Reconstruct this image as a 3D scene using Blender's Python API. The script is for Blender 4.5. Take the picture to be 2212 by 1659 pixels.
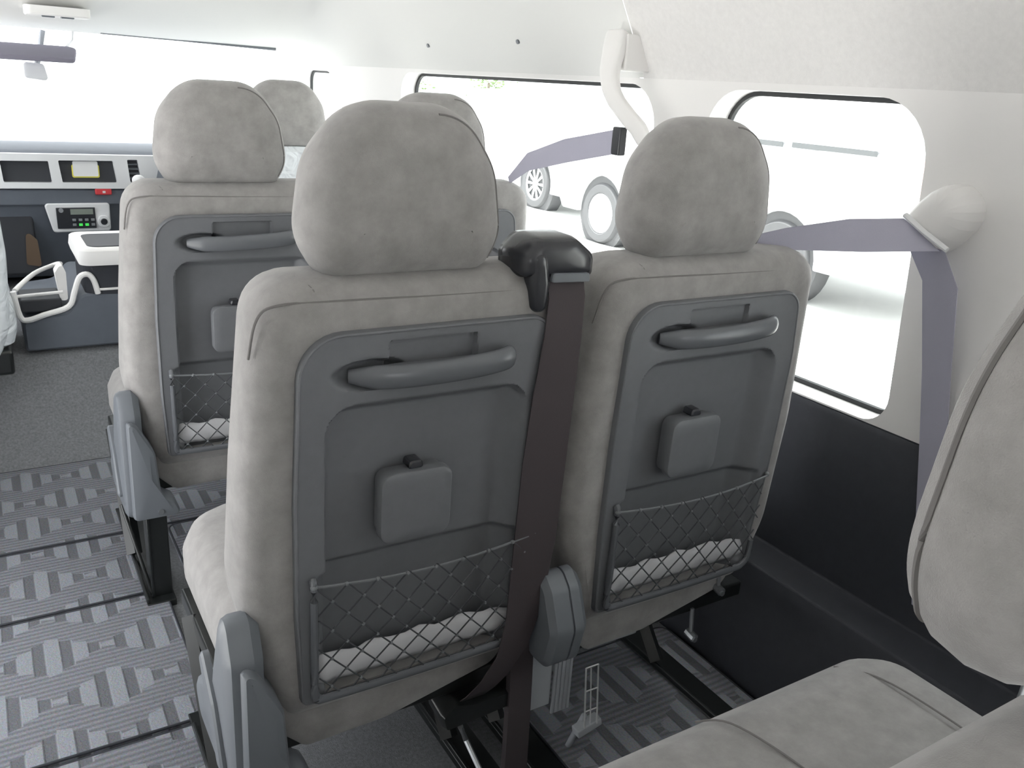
import bpy, bmesh, math, random
from mathutils import Vector, Matrix, noise
random.seed(7)
D = bpy.data
for o in list(D.objects): D.objects.remove(o)
S = bpy.context.scene
COL = S.collection
R = math.radians
sin, cos, pi = math.sin, math.cos, math.pi

# ---------------------------------------------------------------- camera
EYE = 1.11
yaw, pit, rol = R(32.38075), R(-19.20519), R(3.76388)
F = Vector((sin(yaw)*cos(pit), cos(yaw)*cos(pit), sin(pit)))
r0 = Vector((cos(yaw), -sin(yaw), 0)); u0 = r0.cross(F)
rt = r0*cos(rol) + u0*sin(rol); up = -r0*sin(rol) + u0*cos(rol)
cd = D.cameras.new('camera'); cam = D.objects.new('camera', cd); COL.objects.link(cam)
M = Matrix((rt, up, -F)).transposed().to_4x4(); M.translation = Vector((0, 0, EYE))
cam.matrix_world = M
cd.sensor_width = 36; cd.lens = 1840.37/2212*36; cd.clip_start = .02; cd.clip_end = 300
S.camera = cam

# ---------------------------------------------------------------- sky, exposure
w = D.worlds.new('sky'); S.world = w; w.use_nodes = True
nt = w.node_tree; bg = nt.nodes['Background']
tc = nt.nodes.new('ShaderNodeTexCoord'); sx = nt.nodes.new('ShaderNodeSeparateXYZ')
cr = nt.nodes.new('ShaderNodeValToRGB')
cr.color_ramp.elements[0].position = .42; cr.color_ramp.elements[0].color = (.62, .62, .62, 1)
cr.color_ramp.elements[1].position = .56; cr.color_ramp.elements[1].color = (.96, .98, 1, 1)
mp = nt.nodes.new('ShaderNodeMath'); mp.operation = 'MULTIPLY_ADD'; mp.inputs[1].default_value = .5; mp.inputs[2].default_value = .5
nt.links.new(tc.outputs['Generated'], sx.inputs[0]); nt.links.new(sx.outputs['Z'], mp.inputs[0])
nt.links.new(mp.outputs[0], cr.inputs[0]); nt.links.new(cr.outputs[0], bg.inputs['Color'])
bg.inputs['Strength'].default_value = 9.0
S.view_settings.view_transform = 'Standard'; S.view_settings.look = 'None'
S.view_settings.gamma = 1; S.view_settings.use_curve_mapping = False
S.view_settings.exposure = -1.22
sl = D.lights.new('sun', 'SUN'); sl.energy = 45; sl.angle = R(12); sl.color = (1, .98, .95)
sun = D.objects.new('sun', sl); COL.objects.link(sun); sun.rotation_euler = (R(8), R(-10), 0); sun.location = (0, -3, 6)

# ---------------------------------------------------------------- materials
def mat(name, col, rough=.6, metal=0, spec=.5, sheen=0, var=0, vscale=20, bump=0, bscale=400, trans=0, alpha=1, emit=None, estr=1, col2=None):
    m = D.materials.new(name); m.use_nodes = True
    n = m.node_tree.nodes; l = m.node_tree.links; b = n['Principled BSDF']
    b.inputs['Base Color'].default_value = (*col, 1); b.inputs['Roughness'].default_value = rough
    b.inputs['Metallic'].default_value = metal; b.inputs['Specular IOR Level'].default_value = spec
    if sheen: b.inputs['Sheen Weight'].default_value = sheen; b.inputs['Sheen Roughness'].default_value = .5
    if emit: b.inputs['Emission Color'].default_value = (*emit, 1); b.inputs['Emission Strength'].default_value = estr
    if alpha < 1: b.inputs['Alpha'].default_value = alpha
    t = n.new('ShaderNodeTexCoord')
    if var:
        ns = n.new('ShaderNodeTexNoise'); ns.inputs['Scale'].default_value = vscale; ns.inputs['Detail'].default_value = 5
        ns.inputs['Roughness'].default_value = .65
        mx = n.new('ShaderNodeMix'); mx.data_type = 'RGBA'
        c2 = col2 or tuple(c*(1+var) for c in col)
        mx.inputs[6].default_value = (*[c*(1-var) for c in col], 1); mx.inputs[7].default_value = (*c2, 1)
        l.new(t.outputs['Object'], ns.inputs[0])
        rg = n.new('ShaderNodeMapRange'); rg.inputs[1].default_value = .3; rg.inputs[2].default_value = .7
        l.new(ns.outputs[0], rg.inputs[0]); l.new(rg.outputs[0], mx.inputs[0]); l.new(mx.outputs[2], b.inputs['Base Color'])
    if bump:
        nb = n.new('ShaderNodeTexNoise'); nb.inputs['Scale'].default_value = bscale; nb.inputs['Detail'].default_value = 2
        bp = n.new('ShaderNodeBump'); bp.inputs['Strength'].default_value = bump; bp.inputs['Distance'].default_value = .001
        l.new(t.outputs['Object'], nb.inputs[0]); l.new(nb.outputs[0], bp.inputs['Height']); l.new(bp.outputs[0], b.inputs['Normal'])
    return m

FAB = mat('warm_grey_velour', (.298, .288, .282), .95, spec=.15, sheen=.35, var=.15, vscale=30, bump=.35, bscale=900)
FABS = mat('velour_seam', (.20, .192, .188), .95, spec=.1)
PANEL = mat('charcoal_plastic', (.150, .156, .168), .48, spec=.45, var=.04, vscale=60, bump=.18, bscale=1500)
PANELB = mat('charcoal_plastic_smooth', (.125, .132, .144), .27, spec=.5)
GREYP = mat('slate_plastic', (.150, .163, .182), .42, spec=.5, bump=.1, bscale=1300)
BLACKM = mat('black_painted_steel', (.012, .014, .014), .28, spec=.6)
LGREY = mat('light_grey_plastic', (.42, .44, .47), .5)
BLACKP = mat('glossy_black_plastic', (.028, .030, .036), .22, spec=.6)
STEEL = mat('zinc_plated_steel', (.42, .44, .46), .35, metal=.85)
WIRE = mat('bare_wire', (.75, .76, .76), .4, metal=.3)
NETM = mat('net_cord', (.055, .06, .066), .6)
NETC = mat('net_elastic', (.17, .18, .19), .5)
BELT = mat('belt_webbing', (.062, .052, .056), .7, spec=.3, bump=.3, bscale=700)
BELTG = mat('grey_belt_webbing', (.42, .415, .50), .7, spec=.3, bump=.3, bscale=700)
PALE = mat('pale_trim_plastic', (.88, .865, .85), .55, spec=.35)
HEAD = mat('headliner_cloth', (.86, .845, .83), .95, spec=.1, var=.03, vscale=90, bump=.3, bscale=500)
HEADS = mat('smooth_headliner', (.86, .86, .84), .9, spec=.15)
DARKT = mat('dark_side_trim', (.040, .043, .052), .62, spec=.3, var=.06, vscale=50, bump=.2, bscale=900)
CARP = mat('charcoal_carpet', (.20, .206, .216), 1, spec=.05, var=.25, vscale=160, bump=.8, bscale=500)
PAPER = mat('white_paper', (.62, .62, .64), .7)
SEAL = mat('black_rubber', (.02, .022, .024), .6)
SILV = mat('silver_trim', (.82, .83, .84), .35, metal=.1)
DASHM = mat('blue_grey_dash', (.11, .125, .15), .6, var=.05)
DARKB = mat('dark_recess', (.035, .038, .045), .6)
WHITEC = mat('white_car_paint', (.82, .83, .84), .25, spec=.5)
TYRE = mat('tyre_rubber', (.10, .10, .105), .8)
CARGL = mat('sky_mirroring_car_glass', (.62, .64, .66), .08, metal=.75)
GROUND = mat('pale_concrete', (.52, .52, .51), .9, var=.05, vscale=2)
REDP = mat('red_switch', (.62, .05, .06), .4)
REDL = mat('red_lens', (.75, .42, .42), .3)
GRN = mat('green_led', (.05, .6, .08), .4, emit=(.1, 1, .15), estr=.9)
LCD = mat('grey_display', (.22, .25, .22), .35)
YEL = mat('yellow_card_edge', (.8, .72, .12), .5)
WCARD = mat('white_card', (.85, .85, .85), .6)
BRN = mat('brown_reflection_plastic', (.13, .09, .06), .4)  # one even brown, for the shelf insert and shrub stems
VISOR = mat('grey_visor_cloth', (.20, .19, .24), .9)

def glassmat(name, tint, gloss):
    m = D.materials.new(name); m.use_nodes = True; n = m.node_tree.nodes; l = m.node_tree.links
    n.remove(n['Principled BSDF']); out = n['Material Output']
    t = n.new('ShaderNodeBsdfTransparent'); t.inputs[0].default_value = (*tint, 1)
    g = n.new('ShaderNodeBsdfGlossy'); g.inputs['Roughness'].default_value = .03
    x = n.new('ShaderNodeMixShader'); x.inputs[0].default_value = gloss
    l.new(t.outputs[0], x.inputs[1]); l.new(g.outputs[0], x.inputs[2]); l.new(x.outputs[0], out.inputs[0]); return m
GLASS = glassmat('window_glass', (.95, .97, .96), .04)

def plasticwrap():
    m = D.materials.new('clear_plastic_wrap'); m.use_nodes = True; n = m.node_tree.nodes; l = m.node_tree.links
    b = n['Principled BSDF']; b.inputs['Base Color'].default_value = (.88, .92, .95, 1); b.inputs['Roughness'].default_value = .2
    b.inputs['Alpha'].default_value = .88
    t = n.new('ShaderNodeTexCoord'); ns = n.new('ShaderNodeTexNoise'); ns.inputs['Scale'].default_value = 14; ns.inputs['Distortion'].default_value = 1.5
    bp = n.new('ShaderNodeBump'); bp.inputs['Strength'].default_value = .8; bp.inputs['Distance'].default_value = .02
    l.new(t.outputs['Object'], ns.inputs[0]); l.new(ns.outputs[0], bp.inputs['Height']); l.new(bp.outputs[0], b.inputs['Normal']); return m
WRAP = plasticwrap()

def matmat():
    """woven mat: light bars standing in pairs, between groups of fine ridges laid crosswise, with slanted meeting lines"""
    m = D.materials.new('patterned_loop_mat'); m.use_nodes = True; n = m.node_tree.nodes; l = m.node_tree.links
    b = n['Principled BSDF']; b.inputs['Roughness'].default_value = 1; b.inputs['Specular IOR Level'].default_value = .05
    t = n.new('ShaderNodeTexCoord'); s = n.new('ShaderNodeSeparateXYZ'); l.new(t.outputs['Object'], s.inputs[0])
    def mth(op, a, b_=None, c=None):
        q = n.new('ShaderNodeMath'); q.operation = op
        for i, v in enumerate((a, b_, c)):
            if v is None: continue
            if isinstance(v, (int, float)): q.inputs[i].default_value = v
            else: l.new(v, q.inputs[i])
        return q.outputs[0]
    x, y = s.outputs['X'], s.outputs['Y']
    P = .14
    # rows along y, offset alternately; slanted boundary |frac| turns rectangles into chevrons and diamonds
    row = mth('FLOOR', mth('DIVIDE', y, P))
    off = mth('MULTIPLY', mth('MODULO', mth('ABSOLUTE', row), 2), .5)
    xq = mth('MULTIPLY', mth('FLOOR', mth('DIVIDE', x, .024)), .024)
    fx = mth('FRACT', mth('ADD', mth('DIVIDE', mth('ADD', mth('MULTIPLY', xq, .6), mth('MULTIPLY', x, .4)), P*1.35), off))
    fy = mth('FRACT', mth('DIVIDE', y, P))
    ax = mth('ABSOLUTE', mth('SUBTRACT', fx, .5)); ay = mth('ABSOLUTE', mth('SUBTRACT', fy, .5))
    sel = mth('GREATER_THAN', mth('ADD', ay, mth('MULTIPLY', ax, .85)), .45)
    # sel=1: fine ridges across; sel=0: standing bars
    bars = mth('PINGPONG', mth('ADD', x, .012), .024)
    barv = mth('SMOOTH_MIN', mth('MULTIPLY', mth('MAXIMUM', mth('SUBTRACT', bars, .0085), 0), 300), 1, .1)
    rid = mth('PINGPONG', y, .0065)
    ridv = mth('MULTIPLY', rid, 1/.0065)
    ramp = n.new('ShaderNodeMix'); ramp.data_type = 'RGBA'
    ramp.inputs[6].default_value = (.165, .17, .19, 1); ramp.inputs[7].default_value = (.35, .37, .41, 1); l.new(barv, ramp.inputs[0])
    rm = n.new('ShaderNodeMix'); rm.data_type = 'RGBA'
    rm.inputs[6].default_value = (.18, .187, .21, 1); rm.inputs[7].default_value = (.31, .32, .36, 1); l.new(ridv, rm.inputs[0])
    fm = n.new('ShaderNodeMix'); fm.data_type = 'RGBA'; l.new(sel, fm.inputs[0]); l.new(ramp.outputs[2], fm.inputs[6]); l.new(rm.outputs[2], fm.inputs[7])
    ns = n.new('ShaderNodeTexNoise'); ns.inputs['Scale'].default_value = 260; ns.inputs['Detail'].default_value = 3
    l.new(t.outputs['Object'], ns.inputs[0])
    mm = n.new('ShaderNodeMix'); mm.data_type = 'RGBA'; mm.blend_type = 'MULTIPLY'; mm.inputs[0].default_value = .55
    l.new(fm.outputs[2], mm.inputs[6]); l.new(ns.outputs[1], mm.inputs[7])
    gm = n.new('ShaderNodeBrightContrast'); gm.inputs[1].default_value = .03; l.new(mm.outputs[2], gm.inputs[0])
    l.new(gm.outputs[0], b.inputs['Base Color'])
    h = mth('ADD', mth('MULTIPLY', mth('SUBTRACT', 1, sel), barv), mth('MULTIPLY', sel, mth('MULTIPLY', ridv, .7)))
    h2 = mth('ADD', h, mth('MULTIPLY', ns.outputs[0], .8))
    bp = n.new('ShaderNodeBump'); bp.inputs['Strength'].default_value = .7; bp.inputs['Distance'].default_value = .003
    l.new(h2, bp.inputs['Height']); l.new(bp.outputs[0], b.inputs['Normal']); return m
MATM = matmat()

# ---------------------------------------------------------------- helpers
def tag(o, label=None, cat=None, group=None, kind=None):
    if label: o['label'] = label
    if cat: o['category'] = cat
    if group: o['group'] = group
    if kind: o['kind'] = kind
    return o
def empty(name, loc, label=None, cat=None, group=None):
    o = D.objects.new(name, None); COL.objects.link(o); o.location = loc; o.empty_display_size = .05
    return tag(o, label, cat, group)
def build(name, bm, m, parent=None, smooth=35, sub=0, bevel=0, loc=None):
    bmesh.ops.remove_doubles(bm, verts=bm.verts, dist=1e-6)
    bmesh.ops.recalc_face_normals(bm, faces=bm.faces)
    me = D.meshes.new(name); bm.to_mesh(me); bm.free()
    me.materials.append(m)
    if smooth:
        me.shade_smooth()
        if smooth < 180: me.set_sharp_from_angle(angle=R(smooth))
    o = D.objects.new(name, me); COL.objects.link(o)
    if parent: o.parent = parent
    if loc: o.location = loc
    if bevel:
        b = o.modifiers.new('bevel', 'BEVEL'); b.width = bevel; b.segments = 3; b.limit_method = 'ANGLE'; b.angle_limit = R(40); b.harden_normals = False
    if sub:
        s = o.modifiers.new('sub', 'SUBSURF'); s.levels = s.render_levels = sub
    return o
def struct(name, bm, m, **k):
    return tag(build(name, bm, m, **k), kind='structure')

def rpoly(cs, ins=0, n=7):
    """rounded polygon (counter-clockwise corners (x,y,r)) shrunk by ins"""
    out = []; N = len(cs)
    P = [Vector(c[:2]) for c in cs]; Q = []
    for i in range(N):
        a, b, c = P[i-1], P[i], P[(i+1) % N]
        d1 = (b-a).normalized(); d2 = (c-b).normalized()
        n1 = Vector((-d1.y, d1.x)); n2 = Vector((-d2.y, d2.x))
        k = 1+n1.dot(n2); Q.append(b + (n1+n2)*(ins/max(k, .2)))
    for i in range(N):
        a, b, c = Q[i-1], Q[i], Q[(i+1) % N]
        d1 = (a-b); d2 = (c-b); l1 = d1.length; l2 = d2.length; d1 /= l1; d2 /= l2
        ang = math.acos(max(-1, min(1, d1.dot(d2)))); r = max(cs[i][2]-ins, .040 if ins > .03 else min(.65*cs[i][2], .06), .002)
        t = min(r/math.tan(ang/2), .49*l1, .49*l2); r = t*math.tan(ang/2)
        s = b+d1*t; e = b+d2*t; bis = (d1+d2).normalized(); cen = b+bis*(r/sin(ang/2))
        vs, ve = s-cen, e-cen; tot = vs.angle(ve) if vs.length > 1e-9 else 0
        sg = 1 if vs.x*ve.y-vs.y*ve.x > 0 else -1
        for j in range(n+1):
            th = sg*tot*j/n; out.append(cen+Vector((vs.x*cos(th)-vs.y*sin(th), vs.x*sin(th)+vs.y*cos(th))))
    return out

def slab(bm, cs, layers, mp, n=7, cap=(4, 4), dome=(0, 0), ins_fn=None):
    """loft of a rounded outline through layers (depth, inset); caps of shrinking rings, domed"""
    rings = []
    for (d, i) in layers:
        rings.append([(p.x, p.y, d) for p in (rpoly(i[0], i[1], n) if isinstance(i, tuple) else rpoly(cs, i, n))])
    def capr(ring, k, dm):
        cx = sum(p[0] for p in ring)/len(ring); cy = sum(p[1] for p in ring)/len(ring); rs = []
        for j in range(1, k+1):
            s = 1-j/(k+1); rs.append([(cx+(p[0]-cx)*s, cy+(p[1]-cy)*s, p[2]+dm*(1-s*s)) for p in ring])
        return rs, (cx, cy, ring[0][2]+dm)
    a, ca = capr(rings[0], cap[0], dome[0]); b, cb = capr(rings[-1], cap[1], dome[1])
    allr = list(reversed(a))+rings+b
    V = [[bm.verts.new(mp(*p)) for p in r] for r in allr]; N = len(V[0])
    for i in range(len(V)-1):
        for j in range(N):
            try: bm.faces.new((V[i][j], V[i][(j+1) % N], V[i+1][(j+1) % N], V[i+1][j]))
            except ValueError: pass
    for vs, c in ((V[0], ca), (V[-1], cb)):
        cv = bm.verts.new(mp(*c))
        for j in range(N): bm.faces.new((vs[j], vs[(j+1) % N], cv))
    return bm

def egg(cx, cy, a, b, th, n=20, e=.8):
    out = []
    for k in range(n):
        t = 2*pi*k/n; c, q = cos(t), sin(t)
        x = a*math.copysign(abs(c)**e, c); y = b*math.copysign(abs(q)**e, q)
        out.append((cx+x*cos(th)-y*sin(th), cy+x*sin(th)+y*cos(th), .004))
    return out
def tube(bm, pts, r, seg=8, closed=False, flat=None, up=(0, 0, 1), sq=1):
    """tube through points; r number or list; flat=(a,b) makes an elliptic section, a along 'up'"""
    pts = [Vector(p) for p in pts]; N = len(pts); rings = []; U = Vector(up)
    for i, p in enumerate(pts):
        if closed: d = pts[(i+1) % N]-pts[i-1]
        else: d = pts[min(i+1, N-1)]-pts[max(i-1, 0)]
        d.normalize(); s = d.cross(U)
        if s.length < 1e-4: s = d.cross(Vector((1, 0, 0)))
        s.normalize(); t = s.cross(d); rr = r[i] if isinstance(r, (list, tuple)) else r
        fa, fb = (flat or (1, 1))
        pw = lambda q: math.copysign(abs(q)**sq, q)
        rings.append([bm.verts.new(p+t*(rr*fa*pw(cos(2*pi*k/seg)))+s*(rr*fb*pw(sin(2*pi*k/seg)))) for k in range(seg)])
    M_ = N if closed else N-1
    for i in range(M_):
        a, b = rings[i], rings[(i+1) % N]
        for k in range(seg): bm.faces.new((a[k], a[(k+1) % seg], b[(k+1) % seg], b[k]))
    if not closed:
        bm.faces.new(rings[0][::-1]); bm.faces.new(rings[-1])
    return bm

def smoothpts(pts, k=6):
    P = [Vector(p) for p in pts]; out = []
    for i in range(len(P)-1):
        a = P[max(i-1, 0)]; b = P[i]; c = P[i+1]; d = P[min(i+2, len(P)-1)]
        for j in range(k):
            t = j/k; out.append(.5*((2*b)+(c-a)*t+(2*a-5*b+4*c-d)*t*t+(3*b-a-3*c+d)*t**3))
    out.append(P[-1]); return out

def box(bm, c, s, rot=None):
    m = Matrix.Translation(c) @ (rot.to_4x4() if rot else Matrix.Identity(4)) @ Matrix.Diagonal((*s, 1))
    bmesh.ops.create_cube(bm, size=1, matrix=m); return bm
def box2(bm, a, b):
    return box(bm, [(a[i]+b[i])/2 for i in range(3)], [abs(b[i]-a[i]) for i in range(3)])
def cyl(bm, a, b, r, seg=20, r2=None):
    a, b = Vector(a), Vector(b); d = b-a
    q = d.to_track_quat('Z', 'Y').to_matrix().to_4x4()
    bmesh.ops.create_cone(bm, cap_ends=True, segments=seg, radius1=r, radius2=r if r2 is None else r2, depth=d.length, matrix=Matrix.Translation((a+b)/2) @ q); return bm
def ball(bm, c, r, s=(1, 1, 1)):
    bmesh.ops.create_uvsphere(bm, u_segments=16, v_segments=10, radius=r, matrix=Matrix.Translation(c) @ Matrix.Diagonal((*s, 1))); return bm
def ribbon(bm, left, right, th=.0016, nrm=(0, -1, 0)):
    n = Vector(nrm).normalized()*th
    a = [Vector(p) for p in left]; b = [Vector(p) for p in right]
    V = [[bm.verts.new(q) for q in (p, r, r-n, p-n)] for p, r in zip(a, b)]
    for i in range(len(V)-1):
        for k in range(4): bm.faces.new((V[i][k], V[i][(k+1) % 4], V[i+1][(k+1) % 4], V[i+1][k]))
    bm.faces.new(V[0]); bm.faces.new(V[-1][::-1]); return bm
NB = bmesh.new
def sstep(a, b, x):
    t = max(0, min(1, (x-a)/(b-a))); return t*t*(3-2*t)

# ---------------------------------------------------------------- the setting: van body
XW, ZB = 1.30, .585          # right wall plane, height where the pale trim meets the dark trim
def plate_with_holes(bm, outer, holes, x0, x1, mp):
    """planar plate (a,b) with rounded holes; x0 inner face, x1 outer face, with the reveals of the holes"""
    tmp = bmesh.new(); edges = []
    def loop(pts):
        vs = [tmp.verts.new((p[0], p[1], 0)) for p in pts]
        for i in range(len(vs)): edges.append(tmp.edges.new((vs[i], vs[(i+1) % len(vs)])))
    loop(outer)
    for h in holes: loop([(p.x, p.y) for p in h])
    bmesh.ops.triangle_fill(tmp, use_beauty=True, edges=edges)
    for f in list(tmp.faces):
        for d in (x0, x1):
            bm.faces.new([bm.verts.new(mp(v.co.x, v.co.y, d)) for v in f.verts])
    for lp in [[Vector(p) for p in outer]]+[[Vector((p.x, p.y)) for p in h] for h in holes]:
        for i in range(len(lp)):
            a, b = lp[i], lp[(i+1) % len(lp)]
            bm.faces.new([bm.verts.new(mp(*q)) for q in ((a.x, a.y, x0), (b.x, b.y, x0), (b.x, b.y, x1), (a.x, a.y, x1))])
    tmp.free()
WIN = {1: [(1.53, .60, .09), (2.90, .60, .09), (2.90, 1.134, .07), (1.53, 1.134, .10)],
       2: [(.828, .588, .050), (1.37, .588, .10), (1.365, 1.132, .085), (.865, 1.132, .11)],
       3: [(3.12, .62, .08), (4.05, .62, .08), (4.02, 1.124, .05), (3.62, 1.124, .10)],
       4: [(-.75, .60, .09), (.45, .60, .09), (.43, 1.132, .09), (-.73, 1.132, .09)]}
bm = NB()
plate_with_holes(bm, [(-1.0, ZB), (4.35, ZB), (4.35, 1.146), (-1.0, 1.146)], [rpoly(c, -.0, 8) for c in WIN.values() if 1], XW, XW+.068, lambda a, b, d: (d, a, b))
struct('wall_right', bm, PALE, smooth=0)
bm = NB(); box2(bm, (XW-.0, -1.0, -.05), (XW+.068, 4.35, ZB)); struct('wall_right_lower', bm, DARKT, smooth=0)
# window sills: thin pale ledges and rubber seals around each pane, panes
for i, c in WIN.items():
    bm = NB()
    cc = rpoly(c, .004, 10)
    o_, i_ = rpoly(c, -.0005, 10), rpoly(c, .009, 10)
    N = len(o_)
    for d0, d1 in ((XW+.052, XW+.062),):
        Vv = [[bm.verts.new((d, p.x, p.y)) for p in lp] for d, lp in ((d0, o_), (d0, i_), (d1, i_), (d1, o_))]
        for k in range(4):
            for j in range(N): bm.faces.new((Vv[k][j], Vv[k][(j+1) % N], Vv[(k+1) % 4][(j+1) % N], Vv[(k+1) % 4][j]))
    fr = struct('window_%d' % i, bm, SEAL, smooth=40)
    bm = NB(); ip = rpoly(c, .008, 10)
    bm.faces.new([bm.verts.new((XW+.056, p.x, p.y)) for p in ip]); bm.faces.new([bm.verts.new((XW+.060, p.x, p.y)) for p in ip][::-1])
    g = build('window_pane', bm, GLASS, fr, smooth=0)
# dark quarter ledge and wheel housing along the right wall
bm = NB()
prof = [(1.30, ZB-.0), (1.292, ZB-.012), (1.282, .45), (1.275, .27), (1.20, .262), (1.188, .24), (1.180, .0), (1.30, .0)]
for k, (y0, y1) in enumerate(((-.6, 2.35),)):
    a = [bm.verts.new((p[0], y0, p[1])) for p in prof]; b = [bm.verts.new((p[0], y1, p[1])) for p in prof]
    for j in range(len(prof)): bm.faces.new((a[j], a[(j+1) % len(prof)], b[(j+1) % len(prof)], b[j]))
    bm.faces.new(a); bm.faces.new(b[::-1])
struct('trim_1', bm, DARKT, smooth=30, bevel=.006)
# roof: upper right side, flat roof, front slope
def strip(bm, pts):
    V = [bm.verts.new(p) for p in pts]; return bm.faces.new(V)
def yband(bm, prof, y0, y1):
    for (a, b) in zip(prof[:-1], prof[1:]):
        strip(bm, [(a[0], y0, a[1]), (b[0], y0, b[1]), (b[0], y1, b[1]), (a[0], y1, a[1])])
side = [(1.30, 1.146), (1.296, 1.16), (1.27, 1.21), (1.22, 1.30), (1.15, 1.40), (1.06, 1.50), (.95, 1.575), (.80, 1.60), (-.3, 1.60)]
bm = NB(); yband(bm, side, -1.0, 1.585); struct('ceiling', bm, HEAD, smooth=60)
bm = NB()
ys = [1.597, 2.0, 2.6, 3.0, 3.15, 3.3, 3.45, 3.6, 3.7, 3.8]
def zcap(y): return 1.60 if y <= 2.75 else 1.60-(1.60-1.225)*sstep(2.75, 3.95, y)*1.09
rows = []
for y in ys:
    r_ = []
    for (x, z) in side:
        zz = min(z, zcap(y)+.0*(x)); r_.append((x if zz == z else x, y, zz-(.02*max(0, x-.2) if zz < z else 0)))
    # slide the points of the side inward edge along the slope so that the corner stays clean
    rows.append([bm.verts.new(p) for p in r_])
for a, b in zip(rows[:-1], rows[1:]):
    for j in range(len(a)-1): bm.faces.new((a[j], a[j+1], b[j+1], b[j]))
struct('ceiling_front', bm, HEADS, smooth=50)
bm = NB(); yband(bm, [(1.299, 1.147), (1.294, 1.16), (1.268, 1.21), (1.218, 1.30), (1.148, 1.40), (1.058, 1.50), (.95, 1.573)], 1.583, 1.599)
struct('trim_2', bm, HEADS, smooth=0)
for (y, z, x) in ((2.62, 1.215, 1.262), (2.07, 1.222, 1.258)):
    bm = NB(); cyl(bm, (x, y, z), (x+.012, y, z+.004), .006, 14)
    tag(build('headliner_plug', bm, GREYP, smooth=30), 'small round grey plug in the side headliner ' + ('nearer the windscreen' if y > 2.3 else 'nearer the belt arm'), 'plug', None)
# outer skin closing the roof against the sky
bm = NB(); box2(bm, (-.50, -1.0, 1.62), (1.40, 3.4, 1.64)); struct('ceiling_skin', bm, WHITEC, smooth=0)
# floor, unseen left and back walls with openings sized for the light inside, kerb of the step
bm = NB(); box2(bm, (-.50, -1.0, -.05), (1.355, 2.62, 0)); struct('floor', bm, CARP, smooth=0)
bm = NB(); box2(bm, (-.54, -1.0, -.05), (-.50, .98, 1.62)); box2(bm, (-.54, .98, 1.30), (-.50, 3.0, 1.62)); struct('wall_left', bm, PALE, smooth=0)
bm = NB(); box2(bm, (-.54, 1.95, -.05), (-.50, 4.3, .62)); box2(bm, (-.54, 1.95, .62), (-.50, 2.80, 1.30)); struct('wall_left_front', bm, DARKT, smooth=0)
bm = NB(); plate_with_holes(bm, [(-.54, 0), (1.355, 0), (1.355, 1.62), (-.54, 1.62)], [rpoly([(-.20, .70, .08), (1.05, .70, .08), (1.00, 1.25, .12), (-.15, 1.25, .12)], 0, 6)], -1.0, -1.05, lambda a, b, d: (a, d, b)); struct('wall_back', bm, PALE, smooth=0)
# carpeted rise towards the cab and cab floor
bm = NB()
pr = [(2.535, .0), (2.56, .02), (2.62, .06), (2.75, .20), (2.80, .255), (2.86, .275), (4.3, .275), (4.3, -.05), (2.535, -.05)]
a = [bm.verts.new((-.50, p[0], p[1])) for p in pr]; b = [bm.verts.new((1.30, p[0], p[1])) for p in pr]
for j in range(len(pr)): bm.faces.new((a[j], a[(j+1) % len(pr)], b[(j+1) % len(pr)], b[j]))
bm.faces.new(a); bm.faces.new(b[::-1])
struct('floor_front', bm, CARP, smooth=50)
# windscreen with header and lower edge
bm = NB()
ws = [(.62, 4.30), (.80, 4.22), (1.0, 4.05), (1.20, 3.84)]
for x0, x1 in ((-.50, 1.28),):
    for (z0, y0), (z1, y1) in zip(ws[:-1], ws[1:]): strip(bm, [(x0, y0, z0), (x1, y0, z0), (x1, y1, z1), (x0, y1, z1)])
struct('window_5', bm, GLASS, smooth=60)
bm = NB(); tube(bm, [(.46, 3.79, 1.208), (.75, 3.79, 1.204), (1.12, 3.77, 1.196)], .007, 8, flat=(1, 1)); struct('trim_3', bm, GREYP)

# ---------------------------------------------------------------- floor mats
def mat_piece(y0, y1, x0, x1, label):
    bm = NB(); cs = [(x0, y0, .025), (x1, y0, .025), (x1, y1, .025), (x0, y1, .025)]
    slab(bm, cs, [(0.001, 0), (.010, 0), (.0135, .003)], lambda a, b, d: (a, b, d), n=4, cap=(0, 0))
    o = build('floor_mat', bm, MATM, smooth=30)
    tag(o, label, 'floor mat')
    bm = NB(); tube(bm, [(p.x, p.y, .0118) for p in rpoly(cs, .002, 4)], .0028, 8, closed=True)
    build('edging', bm, DARKT, o); return o
mat_piece(2.062, 2.535, -.41, 1.17, 'patterned grey floor mat furthest forward, touching the dark carpeted rise')
mat_piece(1.765, 2.053, -.41, .262, 'narrow patterned grey floor mat beside the legs of the farther left seat')
mat_piece(1.315, 1.757, -.41, .245, 'patterned grey floor mat beside the cushion of the nearer left seat')
mat_piece(.55, 1.305, -.41, .235, 'patterned grey floor mat at the bottom left, next to the black front leg')
mat_piece(.62, 1.16, .74, 1.17, 'dim patterned floor mat under the near cushion and the lever linkage')
mat_piece(1.765, 2.053, .30, 1.17, 'patterned floor mat between the two seat rows, right of the farther seat leg')

# ---------------------------------------------------------------- seats
RHO = R(1.449); sr, cr_ = sin(RHO), cos(RHO)
HX = .165
def SM(u, v, w):                                  # seat back frame -> seat local metres
    return (u-HX, -v*sr - w*cr_, .827 + v*cr_ - w*sr)

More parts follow.
